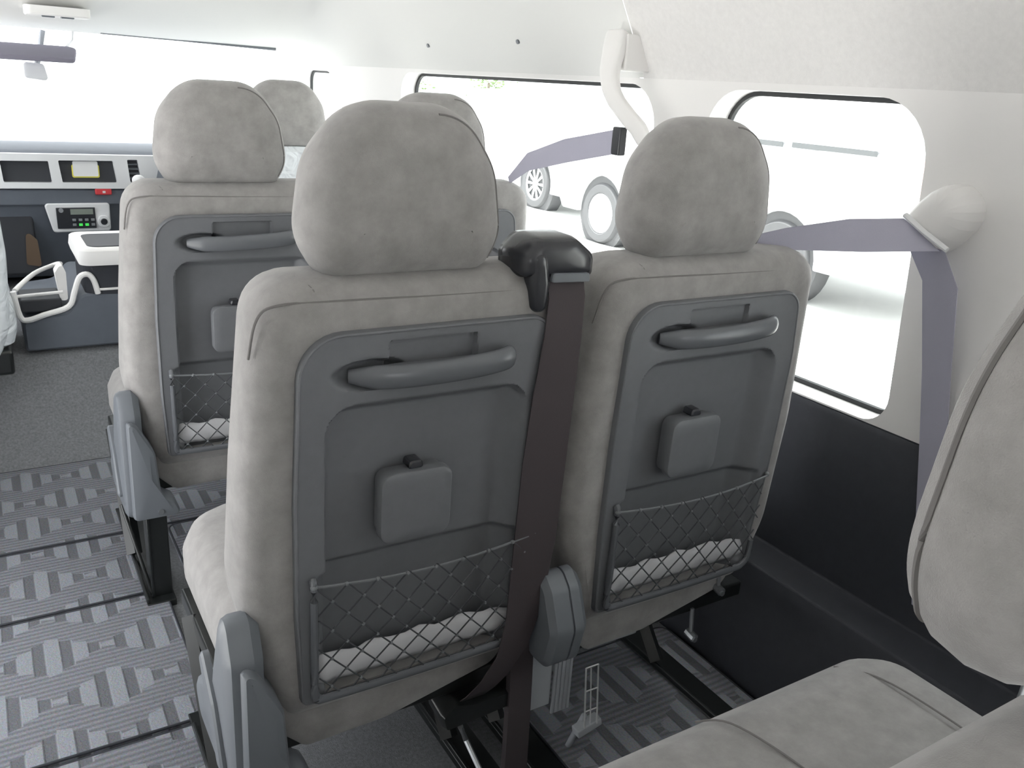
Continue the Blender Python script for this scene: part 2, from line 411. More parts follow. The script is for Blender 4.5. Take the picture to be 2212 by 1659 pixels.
BACK = [(-.022, -.532, .03), (.345, -.532, .045), (.388, -.42, .12), (.400, -.22, .3), (.388, .068, .055), (-.040, .068, .055), (-.062, -.16, .4), (-.074, -.33, .22)]
PAN = [(-.002, -.497, .012), (.322, -.497, .035), (.343, -.30, .4), (.348, -.10, .3), (.337, .009, .035), (.0, .009, .055), (-.008, -.2, .4), (-.008, -.36, .4)]
INS = [(.026, -.60, .01), (.300, -.60, .01), (.300, -.088, .034), (.036, -.088, .034)]
def sd_rpoly_box(u, v, x0, x1, y0, y1, r):
    cx, cy = (x0+x1)/2, (y0+y1)/2; dx = abs(u-cx)-(x1-x0)/2+r; dy = abs(v-cy)-(y1-y0)/2+r
    return math.hypot(max(dx, 0), max(dy, 0))+min(max(dx, dy), 0)-r
def in_poly(p, poly):
    c = False; j = len(poly)-1
    for i in range(len(poly)):
        if (poly[i].y > p[1]) != (poly[j].y > p[1]) and p[0] < (poly[j].x-poly[i].x)*(p[1]-poly[i].y)/(poly[j].y-poly[i].y)+poly[i].x: c = not c
        j = i
    return c
def dist_poly(p, poly):
    q = Vector(p); best = 9
    for i in range(len(poly)):
        a = poly[i-1]; b = poly[i]; ab = b-a; L = ab.length_squared
        t = 0 if L == 0 else max(0, min(1, (q-a).dot(ab)/L)); best = min(best, (q-a-ab*t).length)
    return best
def panel_h(u, v):
    h = .010
    # big sunken field
    s = sd_rpoly_box(u, v, .029, .312, -.70, -.078, .045)
    wl = .008 if u < .1 else .036
    k = sstep(0, -.020, s)
    # right slope is wide, left slope narrow
    kr = sstep(0, .036, .314-u); kl = sstep(0, .010, u-.028); kt = sstep(0, .020, -.078-v)
    k = min(kr, kl, kt)*sstep(0, -.004, s)
    h -= .027*k
    # label recess above the handle
    s2 = sd_rpoly_box(u, v, .110, .226, -.055, -.006, .003); h -= .008*sstep(.0015, -.0015, s2)
    # scoop at the left end of the handle
    e = math.hypot((u-.086)/.050, (v+.045)/.020); h -= .017*sstep(1.05, .6, e)
    # net pocket goes deeper
    s3 = sd_rpoly_box(u, v, .018, .322, -.478, -.30, .012); h -= .010*sstep(.002, -.010, s3)
    return h
def panel_mesh():
    bm = NB(); out = rpoly(PAN, 0, 8); inn = rpoly(PAN, .0045, 8)
    nx, ny = 150, 215; x0, x1, y0, y1 = -.008, .348, -.497, .009
    # column-wise fitting of a grid into the outline keeps a clean edge
    def span(v):
        xs = []
        for i in range(len(inn)):
            a, b = inn[i-1], inn[i]
            if (a.y > v) != (b.y > v): xs.append(a.x+(v-a.y)*(b.x-a.x)/(b.y-a.y))
        return (min(xs), max(xs)) if len(xs) > 1 else None
    ymin = min(p.y for p in inn)+1e-4; ymax = max(p.y for p in inn)-1e-4
    rows = []
    for j in range(ny+1):
        t = j/ny
        v = ymin+(ymax-ymin)*t
        sp = span(v)
        rows.append([bm.verts.new(SM(sp[0]+(sp[1]-sp[0])*i/nx, v, panel_h(sp[0]+(sp[1]-sp[0])*i/nx, v))) for i in range(nx+1)])
    for a, b in zip(rows[:-1], rows[1:]):
        for i in range(nx): bm.faces.new((a[i], a[i+1], b[i+1], b[i]))
    # rim
    V = [[bm.verts.new(SM(p.x, p.y, d)) for p in rpoly(PAN, i_, 8)] for d, i_ in ((.0095, .0052), (.0112, .0042), (.0116, .0028), (.0105, .0012), (.007, .0), (-.004, 0))]
    N = len(V[0])
    for a, b in zip(V[:-1], V[1:]):
        for i in range(N): bm.faces.new((a[i], a[(i+1) % N], b[(i+1) % N], b[i]))
    return bm

MESH = {}
def shared(key, name, fn, m, parent, **k):
    """one mesh per kind of part, a separate object per seat"""
    if key not in MESH:
        o = build(name, fn(), m, parent, **k); MESH[key] = o; return o
    src = MESH[key]; o = src.copy(); o.name = name; COL.objects.link(o); o.parent = parent
    return o

def back_mesh(): 
    return slab(NB(), BACK, [(-.045, (PAN, .008)), (.0, (PAN, .005)), (.0015, (PAN, -.002)), (.0012, .029), (-.0015, .022), (-.010, .010), (-.022, .003), (-.040, 0), (-.075, .0), (-.100, .008), (-.118, .028), (-.122, .05)], SM, n=8, dome=(-.001, -.006))
def seam_mesh():
    bm = NB()
    tube(bm, smoothpts([SM(-.048, -.02, -.018), SM(-.040, .028, -.008), SM(-.018, .043, -.0035), SM(.05, .044, -.0016), SM(.17, .042, -.0012), SM(.30, .040, -.0012), SM(.352, .033, -.0030), SM(.374, .01, -.008)]), .0016, 6)
    tube(bm, smoothpts([SM(.028, .045, -.0055), SM(.022, .058, -.012), SM(.010, .066, -.035)]), .0014, 6)
    return bm
HR = [(.045, .060, .03), (.250, .060, .03), (.276, .105, .08), (.262, .190, .09), (.215, .256, .075), (.080, .256, .075), (.030, .195, .09), (.018, .105, .08)]
def head_mesh():
    return slab(NB(), HR, [(.001, .060), (-.003, .040), (-.012, .020), (-.024, .008), (-.038, .001), (-.058, -.002), (-.078, .001), (-.098, .012), (-.108, .030)], SM, n=8, dome=(.0015, .006), cap=(6, 4))
def headpipe_mesh():
    bm = NB(); q = [p for p in rpoly(HR, .0085, 8)]
    q = [p for p in q if p.x > .17 and not (p.y < .08 and p.x < .25)]
    q.sort(key=lambda p: math.atan2(p.y-.15, p.x-.10))
    return tube(bm, [SM(p.x, p.y, -.0235) for p in q], .0014, 6)


def pillow(bm, cs, z0, z1, k=.03, mp=None):
    h = z1-z0
    return slab(bm, cs, [(z0, k*.9), (z0+h*.12, k*.25), (z0+h*.35, 0), (z0+h*.65, 0), (z0+h*.86, k*.3), (z0+h*.97, k*.85), (z1, k*1.5)], mp or (lambda a, b, d: (a, b, d)), n=8, dome=(0, .006))

def make_seat(loc, label, plates='lr', belt=False, left=True, rightcover=False, cushion=True, sidelever=True, detail=True, mirror_cover=False):
    s = empty('passenger_seat', loc, label, 'seat')
    def cush():
        bm = NB()
        pillow(bm, [(-.234, .075, .06), (.215, .075, .06), (.210, .50, .10), (-.232, .50, .10)], .265, .412, .045)
        return bm
    shared('cushion', 'cushion', cush, FAB, s)
    b = shared('back', 'backrest', back_mesh, FAB, s)
    sm = shared('seam', 'seam', seam_mesh, FABS, b)
    h = shared('head', 'headrest', head_mesh, FAB, s)
    shared('hp', 'piping', headpipe_mesh, FABS, h)
    def posts():
        bm = NB(); 
        return cyl(bm, SM(.085, .04, -.060), SM(.085, .075, -.060), .006)
    def posts2():
        bm = NB(); return cyl(bm, SM(.205, .04, -.060), SM(.205, .075, -.060), .006)
    shared('p1', 'headrest_post', posts, STEEL, h); shared('p2', 'headrest_post', posts2, STEEL, h)
    # flap of seat cloth under the back
    def skirt():
        bm = NB()
        cs = [(.010, -.585, .02), (.13, -.582, .05), (.30, -.545, .03), (.335, -.50, .03), (-.025, -.50, .01), (-.028, -.545, .01)]
        return slab(bm, cs, [(-.010, .006), (-.014, 0), (-.05, 0), (-.055, .006)], SM, n=4, cap=(1, 1))
    shared('skirt', 'rear_skirt', skirt, FAB, s)
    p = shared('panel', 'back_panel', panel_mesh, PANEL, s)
    def hand():
        bm = NB()
        pts = smoothpts([SM(.062, -.047, .000), SM(.085, -.047, .012), (SM(.115, -.046, .023)), SM(.16, -.044, .030), SM(.21, -.041, .033), SM(.245, -.038, .032), SM(.264, -.036, .027), SM(.274, -.036, .014)], 5)
        n_ = len(pts); rr = [.0152*(.55+.45*min(1, i/6))*(1 if i < n_-6 else 1-.11*(i-(n_-6))) for i in range(n_)]
        return tube(bm, pts, rr, 14, flat=(1, .62))
    shared('handle', 'handle', hand, PANELB, p, smooth=60)
    def hbase():
        bm = NB(); cs = [(.08, -.060, .008), (.268, -.055, .008), (.272, -.036, .008), (.09, -.036, .008)]
        return slab(bm, cs, [(.004, 0), (.016, .001), (.018, .004)], SM, n=4, cap=(0, 1))
    shared('hb', 'handle_base', hbase, PANELB, p)
    def cover():
        bm = NB(); cs = [(.098, -.274, .017), (.197, -.274, .017), (.197, -.176, .017), (.098, -.176, .017)]
        return slab(bm, cs, [(-.010, .004), (.006, .004), (.0065, .0), (.0175, 0), (.020, .0012), (.0215, .004)], SM, n=6, cap=(0, 2))
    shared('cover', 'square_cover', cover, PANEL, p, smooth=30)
    def tab():
        bm = NB(); cs = [(.137, -.177, .003), (.158, -.177, .003), (.156, -.166, .004), (.139, -.166, .004)]
        return slab(bm, cs, [(-.006, 0), (.012, 0), (.0145, .002)], SM, n=3, cap=(0, 1))
    shared('tab', 'latch_tab', tab, BLACKP, p)
    def pocket():
        bm = NB()
        pts = [SM(.0135, -.306, .011), SM(.0135, -.318, .0155), SM(.0135, -.40, .0165), SM(.0135, -.470, .0165), SM(.018, -.483, .0165), SM(.03, -.4865, .0165), SM(.17, -.4885, .0165), SM(.29, -.4865, .0165), SM(.312, -.483, .0165), SM(.325, -.470, .0155), SM(.330, -.44, .012)]
        return tube(bm, smoothpts(pts, 4), .0062, 10, flat=(1, .8))
    shared('pocket', 'pocket_frame', pocket, PANELB, p)
    def net():
        bm = NB(); x0, x1, y0, y1 = .016, .332, -.482, -.316
        def wn(u, v): return .0165+.010*sin(pi*(u-x0)/(x1-x0))*sstep(-.48, -.36, v)
        st = .0405
        for fam in (1, -1):
            k = -8
            while k < 16:
                c = x0+k*st; pts = []
                for j in range(0, 29):
                    v = y1+(y0-y1)*j/28; u = c+fam*(y1-v)*.92
                    if x0 <= u <= x1: pts.append(SM(u, v, wn(u, v)+.0008*fam))
                if len(pts) > 1: tube(bm, pts, .00115, 5)
                k += 1
        nf = len(bm.faces)
        # knots
        rowh = st/2/.92
        i = 0; v = y1-rowh
        while v > y0+.004:
            i += 1; uu = x0+(st/2 if i % 2 else 0)
            while uu < x1:
                bmesh.ops.create_icosphere(bm, subdivisions=1, radius=.0027, matrix=Matrix.Translation(SM(uu, v, wn(uu, v)+.0006)))
                uu += st
            v -= rowh
        bm.faces.ensure_lookup_table()
        for f in bm.faces[nf:]: f.material_index = 1
        return bm
    nt_ = shared('net', 'pocket_net', net, NETM, p)
    if len(nt_.data.materials) < 2: nt_.data.materials.append(NETC)
    def cord():
        bm = NB(); x0, x1 = .0135, .336
        pts = [SM(x0+(x1-x0)*i/16, -.3135+.006*abs(i/8-1)**2-.006, .0165+.010*sin(pi*i/16)) for i in range(17)]
        tube(bm, pts, .0018, 6)
        for i in range(1, 8):
            bmesh.ops.create_icosphere(bm, subdivisions=1, radius=.0034, matrix=Matrix.Translation(SM(x0+.0405*i, -.319+.006*abs((.0405*i)/(.161)-1)**2, .0175+.010*sin(pi*.0405*i/(x1-x0)))))
        ball(bm, SM(x1, -.3125, .014), .0045); ball(bm, SM(x0, -.3125, .0165), .005)
        return bm
    shared('cord', 'elastic_cord', cord, NETC, p)
    # recliner cover, left side
    def rec():
        bm = NB()
        Pf = [(-.045, .350), (-.010, .30), (.0, .235), (.004, .195), (.040, .165), (.055, .175), (.16, .175), (.20, .20), (.22, .235), (.18, .29), (.10, .345), (.03, .455), (-.01, .475), (-.035, .45)]
        cs = [(y, z, .03) for y, z in [(-.010, .200), (.20, .200), (.235, .25), (.16, .31), (.085, .37), (.045, .475), (.012, .485), (-.012, .43)]]
        slab(bm, cs, [(-.259, .012), (-.255, .004), (-.247, 0), (-.228, 0), (-.215, .010)], lambda a, b, d: (d, a, b), n=6, cap=(2, 2), dome=(-.002, 0))
        # boot behind, dropping to the foot
        cs = [(-.248, .205, .012), (-.150, .205, .012), (-.165, .240, .02), (-.190, .255, .025), (-.196, .355, .035), (-.228, .42, .02), (-.246, .43, .01)]
        slab(bm, cs, [(-.027, .012), (-.025, .004), (-.018, .0), (.03, 0), (.04, .006)], lambda a, b, d: (a, d, b), n=5, cap=(2, 2), dome=(-.002, 0))
        return bm
    if left:
        rc = shared('rec', 'recliner_cover', rec, GREYP, s)
        def lever():
            bm = NB()
            return tube(bm, smoothpts([(-.277, .035, .355), (-.282, .015, .325), (-.282, .0, .29), (-.278, -.004, .255)], 4), [.004]*3+[.009]*8+[.007, .004], 10, flat=(1, .5)) if False else slab(bm, [(y, z, .010) for y, z in [(.02, .245), (.05, .24), (.10, .31), (.13, .36), (.115, .38), (.06, .33)]], [(-.268, .004), (-.265, 0), (-.257, 0)], lambda a, b, d: (d, a, b), n=4, cap=(2, 1))
        shared('lever', 'recline_lever', lever, GREYP, rc)
        def screw():
            bm = NB(); return cyl(bm, (-.195, -.030, .222), (-.195, -.022, .222), .006)
        shared('screw', 'screw', screw, STEEL, rc)
    if rightcover:
        def rec2():
            bm = NB()
            cs = [(y, z, .03) for y, z in [(-.040, .29), (.015, .285), (.035, .34), (.025, .41), (.0, .448), (-.03, .42), (-.055, .36)]]
            slab(bm, cs, [(.188, .01), (.196, 0), (.224, 0), (.2245, .003), (.227, .003), (.2275, 0), (.243, 0), (.254, .010), (.256, .03)], lambda a, b, d: (d, a, b), n=6, cap=(2, 2), dome=(0, .003))
            return bm
        shared('rec2', 'hinge_cover', rec2, GREYP, s)
    # under frame and legs
    def frame():
        bm = NB(); box2(bm, (-.235, .03, .245), (.200, .44, .275)); return bm
    shared('frame', 'seat_frame', frame, BLACKM, s, bevel=.004)
    def legr(x):
        def f():
            bm = NB()
            # folded sheet leg: raked front bar, upright rear plate and foot rail
            tube(bm, [(x-.018, .36, .27), (x-.018, .16, .03)], .012, 4, flat=(1, 1.4)); return bm
        return f
    def legplate(x):
        def f():
            bm = NB()
            V = [(x, -.018, .21), (x, .035, .21), (x+.0, .02, .0), (x, -.030, .0)]
            box(bm, (x+.022, -.012, .106), (.040, .012, .212)); box(bm, (x+.003, .004, .106), (.006, .05, .212))
            tube(bm, [(x+.001, -.012, .02), (x-.034, .075, .205)], .0045, 6)
            return bm
        return f
    def legback(x):
        def f():
            bm = NB(); return box(bm, (x+.022, .34, .125), (.030, .02, .27))
        return f
    def rail(x):
        def f():
            bm = NB(); box2(bm, (x-.004, -.045, .0), (x+.055, .44, .016)); box2(bm, (x-.004, -.04, .016), (x+.002, .40, .028)); return bm
        return f
    for k, x in (('l', -.225), ('r', .150)):
        
        if k in plates: shared('lp'+k, 'leg', legplate(x), BLACKM, s, bevel=.002)
        else: shared('lq'+k, 'leg', legback(x), BLACKM, s, bevel=.002)
        shared('lr'+k, 'leg', legr(x+.01), BLACKM, s)
        shared('rl'+k, 'foot_rail', rail(x-.01), BLACKM, s, bevel=.002)
    if belt:
        g = NB()
        # shoulder guide: arched black housing and cheek that laps on to the cloth
        slab(g, [(.286, .056, .010), (.398, .052, .010), (.397, .085, .02), (.366, .108, .025), (.305, .108, .025), (.284, .085, .018)], [(-.062, .010), (-.055, .002), (-.040, 0), (-.008, 0), (.006, .003), (.012, .010)], SM, n=6, cap=(2, 2), dome=(0, .001))
        slab(g, [(.306, .012, .012), (.326, .010, .008), (.330, .050, .006), (.322, .092, .02), (.296, .094, .02), (.298, .050, .02)], [(-.030, .002), (.004, 0), (.012, .004), (.014, .009)], SM, n=5, cap=(1, 2))
        build('belt_guide', g, BLACKP, s, smooth=60)
        g = NB(); slab(g, [(.326, .052, .003), (.386, .050, .003), (.384, .062, .003), (.328, .064, .003)], [(.010, 0), (.0155, 0), (.0165, .001)], SM, n=3, cap=(0, 1))
        build('belt_slot', g, GREYP, s)
        L = [(.329, .058, .002), (.327, .03, .012), (.322, -.02, .017), (.312, -.10, .018), (.304, -.20, .019), (.300, -.33, .021), (.296, -.45, .024), (.284, -.505, .026), (.262, -.548, .020), (.246, -.575, .010), (.236, -.590, .0)]
        Rr = [(.384, .058, .002), (.385, .03, .010), (.385, -.03, .012), (.383, -.12, .012), (.380, -.22, .013), (.375, -.33, .016), (.357, -.445, .022), (.338, -.500, .024), (.312, -.548, .018), (.296, -.572, .010), (.284, -.590, .0)]
        g = NB(); ribbon(g, [SM(*p) for p in L], [SM(*p) for p in Rr], .0018, (0, -1, 0)); build('belt_webbing', g, BELT, s, smooth=60)
        g = NB(); slab(g, [(.215, -.628, .008), (.350, -.620, .008), (.345, -.592, .006), (.262, -.590, .01), (.228, -.580, .012), (.208, -.600, .01)], [(-.050, .003), (.0, 0), (.010, .003)], SM, n=4, cap=(1, 1))
        build('belt_anchor_bracket', g, BLACKM, s)
        g = NB(); tube(g, [SM(.245, -.635, .0), SM(.275, -.70, -.03), (.125, -.10, .03)], .0045, 8); 
        build('brace_rod', g, STEEL, s)
    return s

OX, OY = .27851345+HX, .89216047
A = make_seat((OX, OY, 0), 'grey seat in the middle of the picture with a dark belt running down its back', plates='l', belt=True, rightcover=True)
Bs = make_seat((OX+.4724, OY, 0), 'grey seat by the right windows, right of the one with the belt down its back', plates='', left=False, rightcover=False)
C1 = make_seat((OX-.005, OY+.8603, 0), 'grey seat one row forward at left, half hidden by the seat with the belt')
C2 = make_seat((OX+.4674, OY+.8603, 0), 'grey seat mostly hidden behind the middle headrest, its right shoulder against the far window', plates='', left=False)

# belt post between the near pair of seats
bm = NB(); ribbon(bm, [(.600, .900, .33), (.599, .893, .24), (.598, .89, .12), (.598, .89, .001)], [(.640, .900, .33), (.639, .893, .24), (.640, .89, .12), (.641, .89, .001)], .012)
tag(build('belt_strap', bm, BELT, smooth=50), 'dark upright strap hanging to the floor between the two near seats', 'strap')

# linkage under the right seat
lk = empty('seat_linkage', (.84, 1.0, 0), 'metal plates, wire ladder and lever foot under the right near seat', 'mechanism')
def lb(name, bm, m, **k):
    o = build(name, bm, m, lk, **k); o.matrix_parent_inverse = Matrix.Translation((-.84, -1.0, 0)); return o
bm = NB(); box(bm, (.680, .93, .215), (.045, .004, .13)); box(bm, (.662, .94, .24), (.004, .03, .10)); lb('bracket_plate', bm, LGREY, bevel=.002)
bm = NB(); box(bm, (.722, .925, .205), (.036, .004, .145)); [box(bm, (.710+i*.008, .922, .205), (.002, .003, .14)) for i in range(4)]; lb('bracket_plate', bm, LGREY, bevel=.001)
bm = NB()
for dx in (0, .026): tube(bm, [(.722+.045+dx*.95, .89, .268), (.752+.038+dx, .905, .128)], .0015, 6)
tube(bm, [(.780, .893, .262), (.800, .903, .135)], .0012, 6)
for t in (0, .38, .72): tube(bm, [(.767+.023*t, .89+.015*t, .268-.14*t), (.792+.024*t, .89+.015*t, .268-.14*t)], .0013, 6)
bmesh.ops.translate(bm, verts=bm.verts, vec=(-.026, 0, -.034)); lb('wire_ladder', bm, WIRE)
bm = NB(); box(bm, (.803, .915, .092), (.050, .02, .016), Matrix.Rotation(R(-14), 3, 'Y')); tube(bm, [(.80, .92, .11), (.80, .96, .005)], .006, 8); bmesh.ops.translate(bm, verts=bm.verts, vec=(-.026, 0, -.004)); lb('lever_foot', bm, LGREY, bevel=.004)
bm = NB(); box(bm, (.875, 1.0, .205), (.115, .03, .055)); lb('cross_plate', bm, LGREY, bevel=.006)
bm = NB(); tube(bm, [(.822, .98, .232), (.86, .975, .228), (.90, .985, .236)], .004, 8); lb('bright_rod', bm, STEEL)
for i, (x, y, z) in enumerate(((.99, .90, .204), (1.041, .90, .285))):
    bm = NB(); cyl(bm, (x, y, z), (x, y+.02, z+.004), .008, 8); tube(bm, [(x, y+.01, z), (x+.004, y+.02, z+.05)], .004, 8); cyl(bm, (x-.002, y-.004, z), (x-.002, y, z), .005, 12)
    lb('bolt', bm, STEEL)
# stowed folded paper in the nets
def paper(seat, label, u0=.022, u1=.315, tilt=.0, hh=.045):
    bm = NB(); n = 26; rows = []
    for j in range(6):
        r_ = []
        for i in range(n+1):
            u = u0+(u1-u0)*i/n; v = -.474+hh*j/5*(1-.25*sstep(.8, 1, i/n))+.003*sin(i*1.1)*(j/5)
            r_.append(bm.verts.new(SM(u, v, .003+.006*sin(pi*j/5)+.0015*sin(i*1.9+j))))
        rows.append(r_)
    for a, b in zip(rows[:-1], rows[1:]):
        for i in range(n): bm.faces.new((a[i], a[i+1], b[i+1], b[i]))
    o = build('folded_paper', bm, PAPER, smooth=60); o.location = seat.location
    md = o.modifiers.new('solid', 'SOLIDIFY'); md.thickness = .003
    tag(o, label, 'paper')
paper(A, 'folded white paper in the net pocket of the seat with the belt')
paper(Bs, 'folded white paper in the net pocket of the seat by the right windows')
paper(C1, 'folded pale paper in the net pocket of the farther left seat', .02, .31)

# near bench (beside the camera)
nb = empty('bench_seat', (.60, .20, 0), 'near grey bench at the bottom right with its headrest filling the right edge', 'seat')
def nbb(name, bm, m, par=None, **k):
    o = build(name, bm, m, par or nb, **k)
    if par is None: o.matrix_parent_inverse = Matrix.Translation((-.60, -.20, 0))
    return o
bm = NB(); pillow(bm, [(.13, .17, .06), (1.045, .17, .06), (1.035, .605, .085), (.14, .605, .085)], .24, .402, .045); c_ = nbb('cushion', bm, FAB)
for pts in ([(.50, .20), (.51, .36), (.525, .50), (.515, .575), (.50, .592)], [(.715, .20), (.715, .36), (.712, .47), (.695, .555), (.675, .592)], [(.935, .18), (.942, .34), (.942, .46), (.936, .53), (.925, .585)]):
    bm = NB(); tube(bm, smoothpts([(x, y, .4075 if y < .50 else .4035 if y < .56 else .385) for x, y in pts], 6), .0014, 6)
    o = nbb('seam', bm, FABS, c_)
def NM(dx, tilt=R(2)):
    def f(u, v, w_):
        y = (v*-sin(tilt) - w_*cos(tilt)); z = v*cos(tilt)-w_*sin(tilt)
        return (u+dx, y, z)
    return f
for k, dx in enumerate((.370, .842)):
    yb, zb = .140, .815
    def mpn(u, v, w_, dx=dx):
        p = NM(dx)(u, v, w_); return (p[0], p[1]+yb, p[2]+zb)
    def mph(u, v, w_):
        return mpn(.147+(u-.147)*1.08+.031, .158+(v-.158)*1.22-.038, w_*1.05)
    bm = NB(); slab(bm, BACK, [(-.045, (PAN, .008)), (.0, (PAN, .005)), (.0015, (PAN, -.002)), (.0012, .029), (-.0015, .022), (-.010, .010), (-.022, .003), (-.040, 0), (-.075, .0), (-.100, .008), (-.118, .028), (-.122, .05)], mpn, n=8)
    bk = nbb('backrest', bm, FAB); bk.location += Vector((-.055, -.052, -.096))
    bm = NB(); tube(bm, smoothpts([mpn(-.03, .02, -.122), mpn(.02, .040, -.113), mpn(.17, .042, -.112), mpn(.33, .040, -.113), mpn(.37, .0, -.12)]), .0016, 6); nbb('seam', bm, FABS, bk)
    bm = NB(); slab(bm, HR, [(.001, .060), (-.003, .040), (-.012, .020), (-.024, .008), (-.038, .001), (-.058, -.002), (-.078, .001), (-.098, .012), (-.108, .030)], mph, n=8, dome=(.0015, .006), cap=(6, 4))
    hr = nbb('headrest', bm, FAB)
    bm = NB(); tube(bm, [mph(p.x, p.y, -.088) for p in rpoly(HR, .0062, 8)], .0022, 6, closed=True); nbb('piping', bm, FABS, hr)
    for u in (.165, .225):
        bm = NB(); cyl(bm, mpn(u, -.06, -.06), mpn(u, .075, -.06), .006); nbb('headrest_post', bm, STEEL, hr)
bm = NB(); box2(bm, (.17, .20, .205), (1.0, .56, .24)); nbb('seat_frame', bm, BLACKM, bevel=.005)
for x in (.20, .97):
    for y in (.23, .52):
        bm = NB(); cyl(bm, (x, y, 0), (x, y, .21), .014); nbb('leg', bm, BLACKM)
bm = NB(); slab(bm, [(y, z, .02) for y, z in [(.10, .26), (.30, .30), (.42, .33), (.40, .36), (.24, .37), (.10, .40)]], [(1.10, .006), (1.105, 0), (1.14, 0), (1.145, .004)], lambda a, b, d: (d, a, b), n=4, cap=(1, 1))
nbb('hinge_cover', bm, DARKT)

# ---------------------------------------------------------------- belts on the right wall
b1 = empty('seat_belt', (1.25, .78, .30), 'seat belt with pale rounded shoulder guide on the pillar right of the rear side window', 'seat belt')
def pb(root, name, bm, m, **k):
    o = build(name, bm, m, root, **k); o.matrix_parent_inverse = Matrix.Translation(-root.location); return o
bm = NB()
slab(bm, egg(.795, .955, .058, .042, R(-50)), [(1.302, -.002), (1.275, -.001), (1.258, .003), (1.247, .011), (1.242, .022)], lambda a, b, d: (d, a, b), n=10, cap=(1, 4), dome=(0, -.003))
pb(b1, 'shoulder_guide', bm, PALE, smooth=60)
bm = NB(); tube(bm, [(1.238, .832, .958), (1.232, .79, .938), (1.236, .750, .918)], .0055, 8, flat=(.8, 1)); pb(b1, 'metal_loop', bm, SILV)
bm = NB()
ribbon(bm, [(1.236, .832, .953), (1.16, .875, .947), (1.09, .935, .925), (1.025, .99, .897)], [(1.238, .762, .914), (1.17, .845, .900), (1.09, .935, .890), (1.020, 1.0, .882)], .0015, (-.4, -1, .3)); 
pb(b1, 'webbing', bm, BELTG, smooth=60)
bm = NB()
ribbon(bm, [(1.240, .828, .925), (1.262, .795, .86), (1.275, .770, .72), (1.282, .750, .60), (1.272, .690, .32)], [(1.240, .756, .915), (1.262, .735, .86), (1.275, .720, .72), (1.282, .702, .60), (1.272, .640, .32)], .0015, (-1, 0, 0))
pb(b1, 'webbing', bm, BELTG, smooth=60)
b2 = empty('seat_belt', (1.25, 1.6, 1.02), 'seat belt hung from the pale curved arm between the two side windows', 'seat belt')
bm = NB()
tube(bm, smoothpts([(1.225, 1.595, 1.238), (1.215, 1.590, 1.20), (1.205, 1.585, 1.15), (1.202, 1.560, 1.105), (1.210, 1.515, 1.065), (1.220, 1.485, 1.040), (1.228, 1.470, 1.012)], 5), [.026, .030, .031, .031, .031, .031, .030, .029, .028, .028, .027, .026, .025, .025, .024, .023, .023, .022, .022, .022, .022, .022, .022, .022, .022, .022, .022, .021, .020, .018, .015], 20, flat=(.50, .84), up=(1, .3, 0), sq=.55)
box(bm, (1.262, 1.585, 1.195), (.07, .045, .075))
pb(b2, 'guide_arm', bm, PALE, smooth=60, bevel=.006)
bm = NB(); ribbon(bm, [(1.20, 1.545, 1.035), (1.15, 1.66, 1.005), (1.11, 1.75, .965), (1.085, 1.79, .905)], [(1.20, 1.53, .985), (1.15, 1.64, .955), (1.11, 1.74, .925), (1.085, 1.78, .890)], .0015, (-.5, -1, .1))
pb(b2, 'webbing', bm, BELTG, smooth=60)
bm = NB(); box(bm, (1.205, 1.53, 1.012), (.02, .03, .06)); pb(b2, 'belt_tongue', bm, BLACKP, bevel=.004)

# ---------------------------------------------------------------- cab
def plain_seat(loc, label, wrap=False):
    s = empty('front_seat', loc, label, 'seat')
    bm = back_mesh(); build('backrest', bm, WRAP if wrap else FAB, s)
    h = build('headrest', head_mesh(), FAB, s)
    bm = NB(); cyl(bm, SM(.085, .03, -.06), SM(.085, .075, -.06), .006); build('headrest_post', bm, STEEL, h)
    bm = NB(); cyl(bm, SM(.205, .03, -.06), SM(.205, .075, -.06), .006); build('headrest_post', bm, STEEL, h)
    bm = NB(); pillow(bm, [(-.24, .02, .06), (.24, .02, .06), (.235, .50, .09), (-.235, .50, .09)], .34, .50, .04); build('cushion', bm, WRAP if wrap else FAB, s)
    bm = NB(); box2(bm, (-.22, .03, .275), (.22, .46, .345)); build('seat_base', bm, BLACKM, s, bevel=.01)
    return s
ds = plain_seat((.835, 2.62, 0), 'dark grey driver seat behind the steering wheel, only its headrest showing')
bm = NB(); slab(bm, BACK, [(.006, .030), (.004, .012), (-.01, -.002), (-.08, -.004), (-.11, .004)], lambda u, v, w_: SM(u, v, w_) if v > -.25 else SM(u, -.25, w_), n=8, cap=(3, 1))
pw = build('plastic_cover', bm, WRAP, ds)
ps = plain_seat((-.197, 2.56, 0), 'front passenger seat wrapped in clear plastic, its edge at the far left', True)

# dashboard
YD = 3.60
da = empty('dashboard', (.6, 3.75, .275), 'silver and blue-grey dashboard below the windscreen', 'dashboard')
def dp(name, bm, m, par=None, **k):
    o = build(name, bm, m, par or da, **k)
    if par is None: o.matrix_parent_inverse = Matrix.Translation(-da.location)
    return o
bm = NB()
pr = [(3.60, .60), (3.60, .655), (3.605, .66), (3.605, .765), (3.64, .785), (3.85, .80), (4.15, .76), (4.25, .60), (4.25, .30), (3.72, .30), (3.66, .45)]
a = [bm.verts.new((-.40, p[0], p[1])) for p in pr]; b = [bm.verts.new((1.26, p[0], p[1])) for p in pr]
for j in range(len(pr)): bm.faces.new((a[j], a[(j+1) % len(pr)], b[(j+1) % len(pr)], b[j]))
bm.faces.new(a); bm.faces.new(b[::-1]); dp('dash_body', bm, DASHM, smooth=30, bevel=.008)
